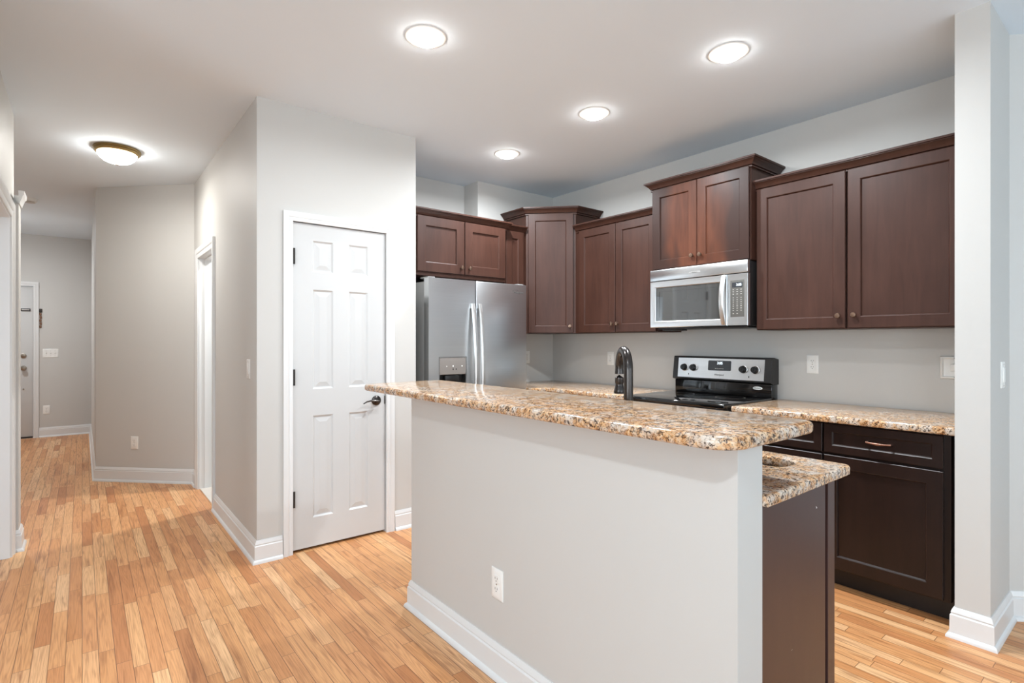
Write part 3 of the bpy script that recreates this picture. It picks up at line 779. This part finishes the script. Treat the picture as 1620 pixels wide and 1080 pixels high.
# ------------------------------------------------------------------ range
RX, RY, RW = 3.02, 2.470, .760
t = thing('range', 'black electric range with stainless control panel between the two counters', 'stove', (RX, RY, 0), R90)
B().box(.004, RW - .004, .028, .650, .03, .892).out('body', 'black', t)
b = B(); b.box(-.0, RW, -.030, .575, .893, .922, .007, 3); b.out('cooktop', 'black_gloss', t)
for x, y, r in ((.20, .13, .10), (.56, .13, .08), (.20, .40, .075), (.56, .40, .095)):
    b = B(); b.loops([[(x + q_ * math.cos(2 * PI * i / 40), y + q_ * math.sin(2 * PI * i / 40), .9224) for i in range(40)] for q_ in (r, r - .003)], False, False)
    b.out('burner_mark', 'keypad', t)
od = B().rect_rings(.008, RW - .008, .16, .870, [(0, .002), (.006, -.012), (.10, -.012), (.104, -.010)], back=.028).out('oven_door', 'black_gloss', t)
b = B(); b.tube([(.07, -.052, .800), (RW - .07, -.052, .800)], .011, 14); b.box(.075, .095, -.052, -.010, .792, .808); b.box(RW - .095, RW - .075, -.052, -.010, .792, .808)
b.out('handle', 'steel', od)
B().box(.012, RW - .012, .0, .028, .035, .150, .004).out('storage_drawer', 'black', t)
B().box(.02, .06, .05, .09, 0, .03).out('foot', 'black', t); B().box(RW - .06, RW - .02, .05, .09, 0, .03).out('foot', 'black', t)
# backguard
b = B(); b.box(.006, RW - .006, .580, .666, .890, 1.010, .004); b.out('riser', 'black_gloss', t)
def tilt(y, z): return y + (z - 1.02) * .115
zb, zt = 1.018, 1.190
b = B()
prof = [(tilt(.560, zb), zb), (tilt(.556, zb), zb + .006), (tilt(.556, zt), zt - .010), (tilt(.562, zt), zt - .001), (.600, zt), (.668, zt - .012), (.668, zb - .010), (.600, zb - .010)]
b.loops([[(x, y, z) for y, z in prof] for x in (0, RW)]); b.out('backguard', 'black', t, angle=30)
def onp(x, z, off): return (x, tilt(.556, z) - off, z)
b = B()
x0, x1, z0, z1 = .044, RW - .048, 1.032, 1.176
b.loops([[onp(x0, z0, -.001), onp(x1, z0, -.001), onp(x1, z1, -.001), onp(x0, z1, -.001)], [onp(x0, z0, .0015), onp(x1, z0, .0015), onp(x1, z1, .0015), onp(x0, z1, .0015)]])
b.out('control_panel', 'steel', t)
b = B(); x0, x1, z0, z1 = .296, .474, 1.090, 1.162
b.loops([[onp(p[0], p[1], o_) for p in rrect(x0, x1, z0, z1, .008)] for o_ in (.001, .003)]); b.out('display', 'screen', t)
TA = PI / 2 - math.atan(.115)
text('clock_digits', '3:05', .026, onp(.388, 1.143, .0038), 'led', t, rx=TA)
b = B()
for i in range(5): b.box(.352 + i * .014, .362 + i * .014, tilt(.556, 1.104) - .0036, tilt(.556, 1.104) - .0025, 1.102, 1.106)
b.out('display_print', 'print', t)
text('brand_text', 'Whirlpool', .018, onp(.385, 1.060, .0022), 'dark_print', t, rx=TA)
TR = Matrix.Rotation(PI / 2 - math.atan(.115), 4, 'X')
for x in (.100, .177, .565, .650):
    kb = B(); kb.lathe([(.0001, 0), (.026, 0), (.026, .004), (.0225, .008), (.0215, .026), (.019, .030), (.0001, .030)], 28, Matrix.Translation(onp(x, 1.105, .0015)) @ TR)
    kb.box(-.0035, .0035, -.020, .020, .028, .036, .001, 1, Matrix.Translation(onp(x, 1.105, .0015)) @ TR)
    ko = kb.out('knob', 'black', t)
    B().lathe([(.0262, .0002), (.0285, .0002), (.0285, .003), (.0262, .004)], 28, Matrix.Translation(onp(x, 1.105, .0016)) @ TR).out('knob_ring', 'steel_h', ko)
for x in (.138, .607):
    b = B(); b.box(x - .003, x + .003, tilt(.556, 1.056) - .0026, tilt(.556, 1.056) - .001, 1.050, 1.062)
    b.out('burner_icon', 'dark_print', t)
b = B(); b.lathe([(.0001, 0), (.034, 0), (.033, .0015), (.0001, .0020)], 32, Matrix.Translation((.658, .580, .981)) @ ROT @ Matrix.Diagonal((1, .34, 1, 1)))
b.out('oval_badge', 'white_dot', t)
text('badge_text', 'Whirlpool', .012, (.658, .5775, .981), 'dark_print', t)

# ------------------------------------------------------------------ outlets, switches, small wall things (local: plate faces -Y)
def outlet(label, loc, rz):
    t = thing('wall_outlet', label, 'outlet', loc, rz, 'white wall outlets')
    B().rect_rings(-.036, .036, -.059, .059, [(0, -.003), (.004, -.0055), (.018, -.006)], back=-.0002).out('cover_plate', 'plastic', t)
    for s in (1, -1):
        r = B(); r.loops([[(x, y, z + s * .020) for x, z in rrect(-.0165, .0165, -.014, .014, .006)] for y in (-.0055, -.0078)])
        ro = r.out('receptacle', 'plastic', t)
        sl = B(); sl.box(-.008, -.0058, -.0081, -.0075, s * .020 - .001, s * .020 + .007); sl.box(.0055, .0075, -.0081, -.0075, s * .020, s * .020 + .007)
        sl.box(-.0022, .0022, -.0081, -.0075, s * .020 - .009, s * .020 - .005); sl.out('slots', 'slot', ro)
    B().lathe([(.0001, 0), (.003, 0), (.003, .001), (.0001, .001)], 10, Matrix.Translation((0, -.006, 0)) @ ROT).out('screw', 'nickel', t)
    return t
o0 = outlet('white double outlet low on the grey island half wall', (IX0, 1.662, .359), R90)
dup(o0, (XS, 1.494, 1.153), R90, 'white double outlet on the wall above the counter right of the range')
dup(o0, (XS, 3.196, 1.150), R90, 'white double outlet on the backsplash wall left of the faucet')
dup(o0, (3.345, 3.95, 1.150), 0, 'white double outlet in the corner just right of the refrigerator')
dup(o0, (.380, 6.07, .362), -PI / 4, 'white double outlet low on the angled hallway wall')
dup(o0, (-.380, 9.68, .369), 0, 'small white double outlet low on the entry wall beside the front door')
def switch(label, loc, rz, gangs, kind='toggle'):
    t = thing('light_switch', label, 'light switch', loc, rz, 'white light switches')
    w = .036 + .023 * (gangs - 1)
    B().rect_rings(-w, w, -.059, .059, [(0, -.003), (.004, -.0055), (.012, -.006)], back=-.0002).out('cover_plate', 'plastic', t)
    for g in range(gangs):
        x = (g - (gangs - 1) / 2) * .046
        if kind == 'rocker':
            B().box(x - .0165, x + .0165, -.0095, -.005, -.033, .033, .002).out('rocker', 'plastic', t)
        else:
            s = B(); s.box(x - .005, x + .005, -.0075, -.005, -.012, .012, .001); s.box(x - .0035, x + .0035, -.016, -.006, -.002, .008, .001); s.out('toggle', 'plastic', t)
        for z in (-.03, .03) if kind != 'rocker' else (-.048, .048):
            B().lathe([(.0001, 0), (.003, 0), (.003, .001), (.0001, .001)], 10, Matrix.Translation((x, -.006, z)) @ ROT).out('screw', 'nickel', t)
    return t
switch('white light switch on the pantry side wall near the corner', (PX0, 3.587, 1.132), R90, 1, 'rocker')
switch('white triple light switch plate on the entry wall beside the front door', (-.337, 9.68, 1.140), 0, 3)
switch('white light switch on the shaded face of the right return wall', (3.235, .507, 1.150), 0, 1, 'rocker')
t = thing('wall_box', 'white square recessed box plate on the backsplash, half hidden by the return wall', 'wall plate', (XS, .765, 1.158), R90)
B().rect_rings(-.068, .068, -.062, .062, [(0, -.004), (.004, -.010), (.010, -.011), (.016, -.003), (.020, -.002)], back=-.0002).out('frame', 'plastic', t)
b = B(); b.box(-.022, .014, -.012, -.002, -.02, .018, .004); b.lathe([(.0001, 0), (.010, 0), (.010, .010), (.0001, .010)], 16, Matrix.Translation((-.012, -.002, .030)) @ ROT)
b.out('socket_insert', 'plastic', t)
b = B(); b.box(-.006, .006, -.0118, -.0105, .051, .054); b.box(-.006, .006, -.0118, -.0105, -.054, -.051); b.out('screw_slots', 'slot', t)
t = thing('hanging_sign', 'narrow brown wooden letter sign hanging beside the front door casing', 'wall sign', (-.440, 9.68, 1.48))
B().box(-.016, .016, -.014, -.001, .215, .262, .003).out('top_block', 'hinge', t)
b = B()
for i in range(5): b.box(-.013 + .003 * (i % 2), .013 - .003 * ((i + 1) % 2), -.012, -.001, .004 + i * .042, .038 + i * .042, .004)
b.out('letter_blocks', 'sign', t)
B().tube([(0, -.006, .004), (0, -.006, .215)], .002, 6).out('cord', 'slot', t)
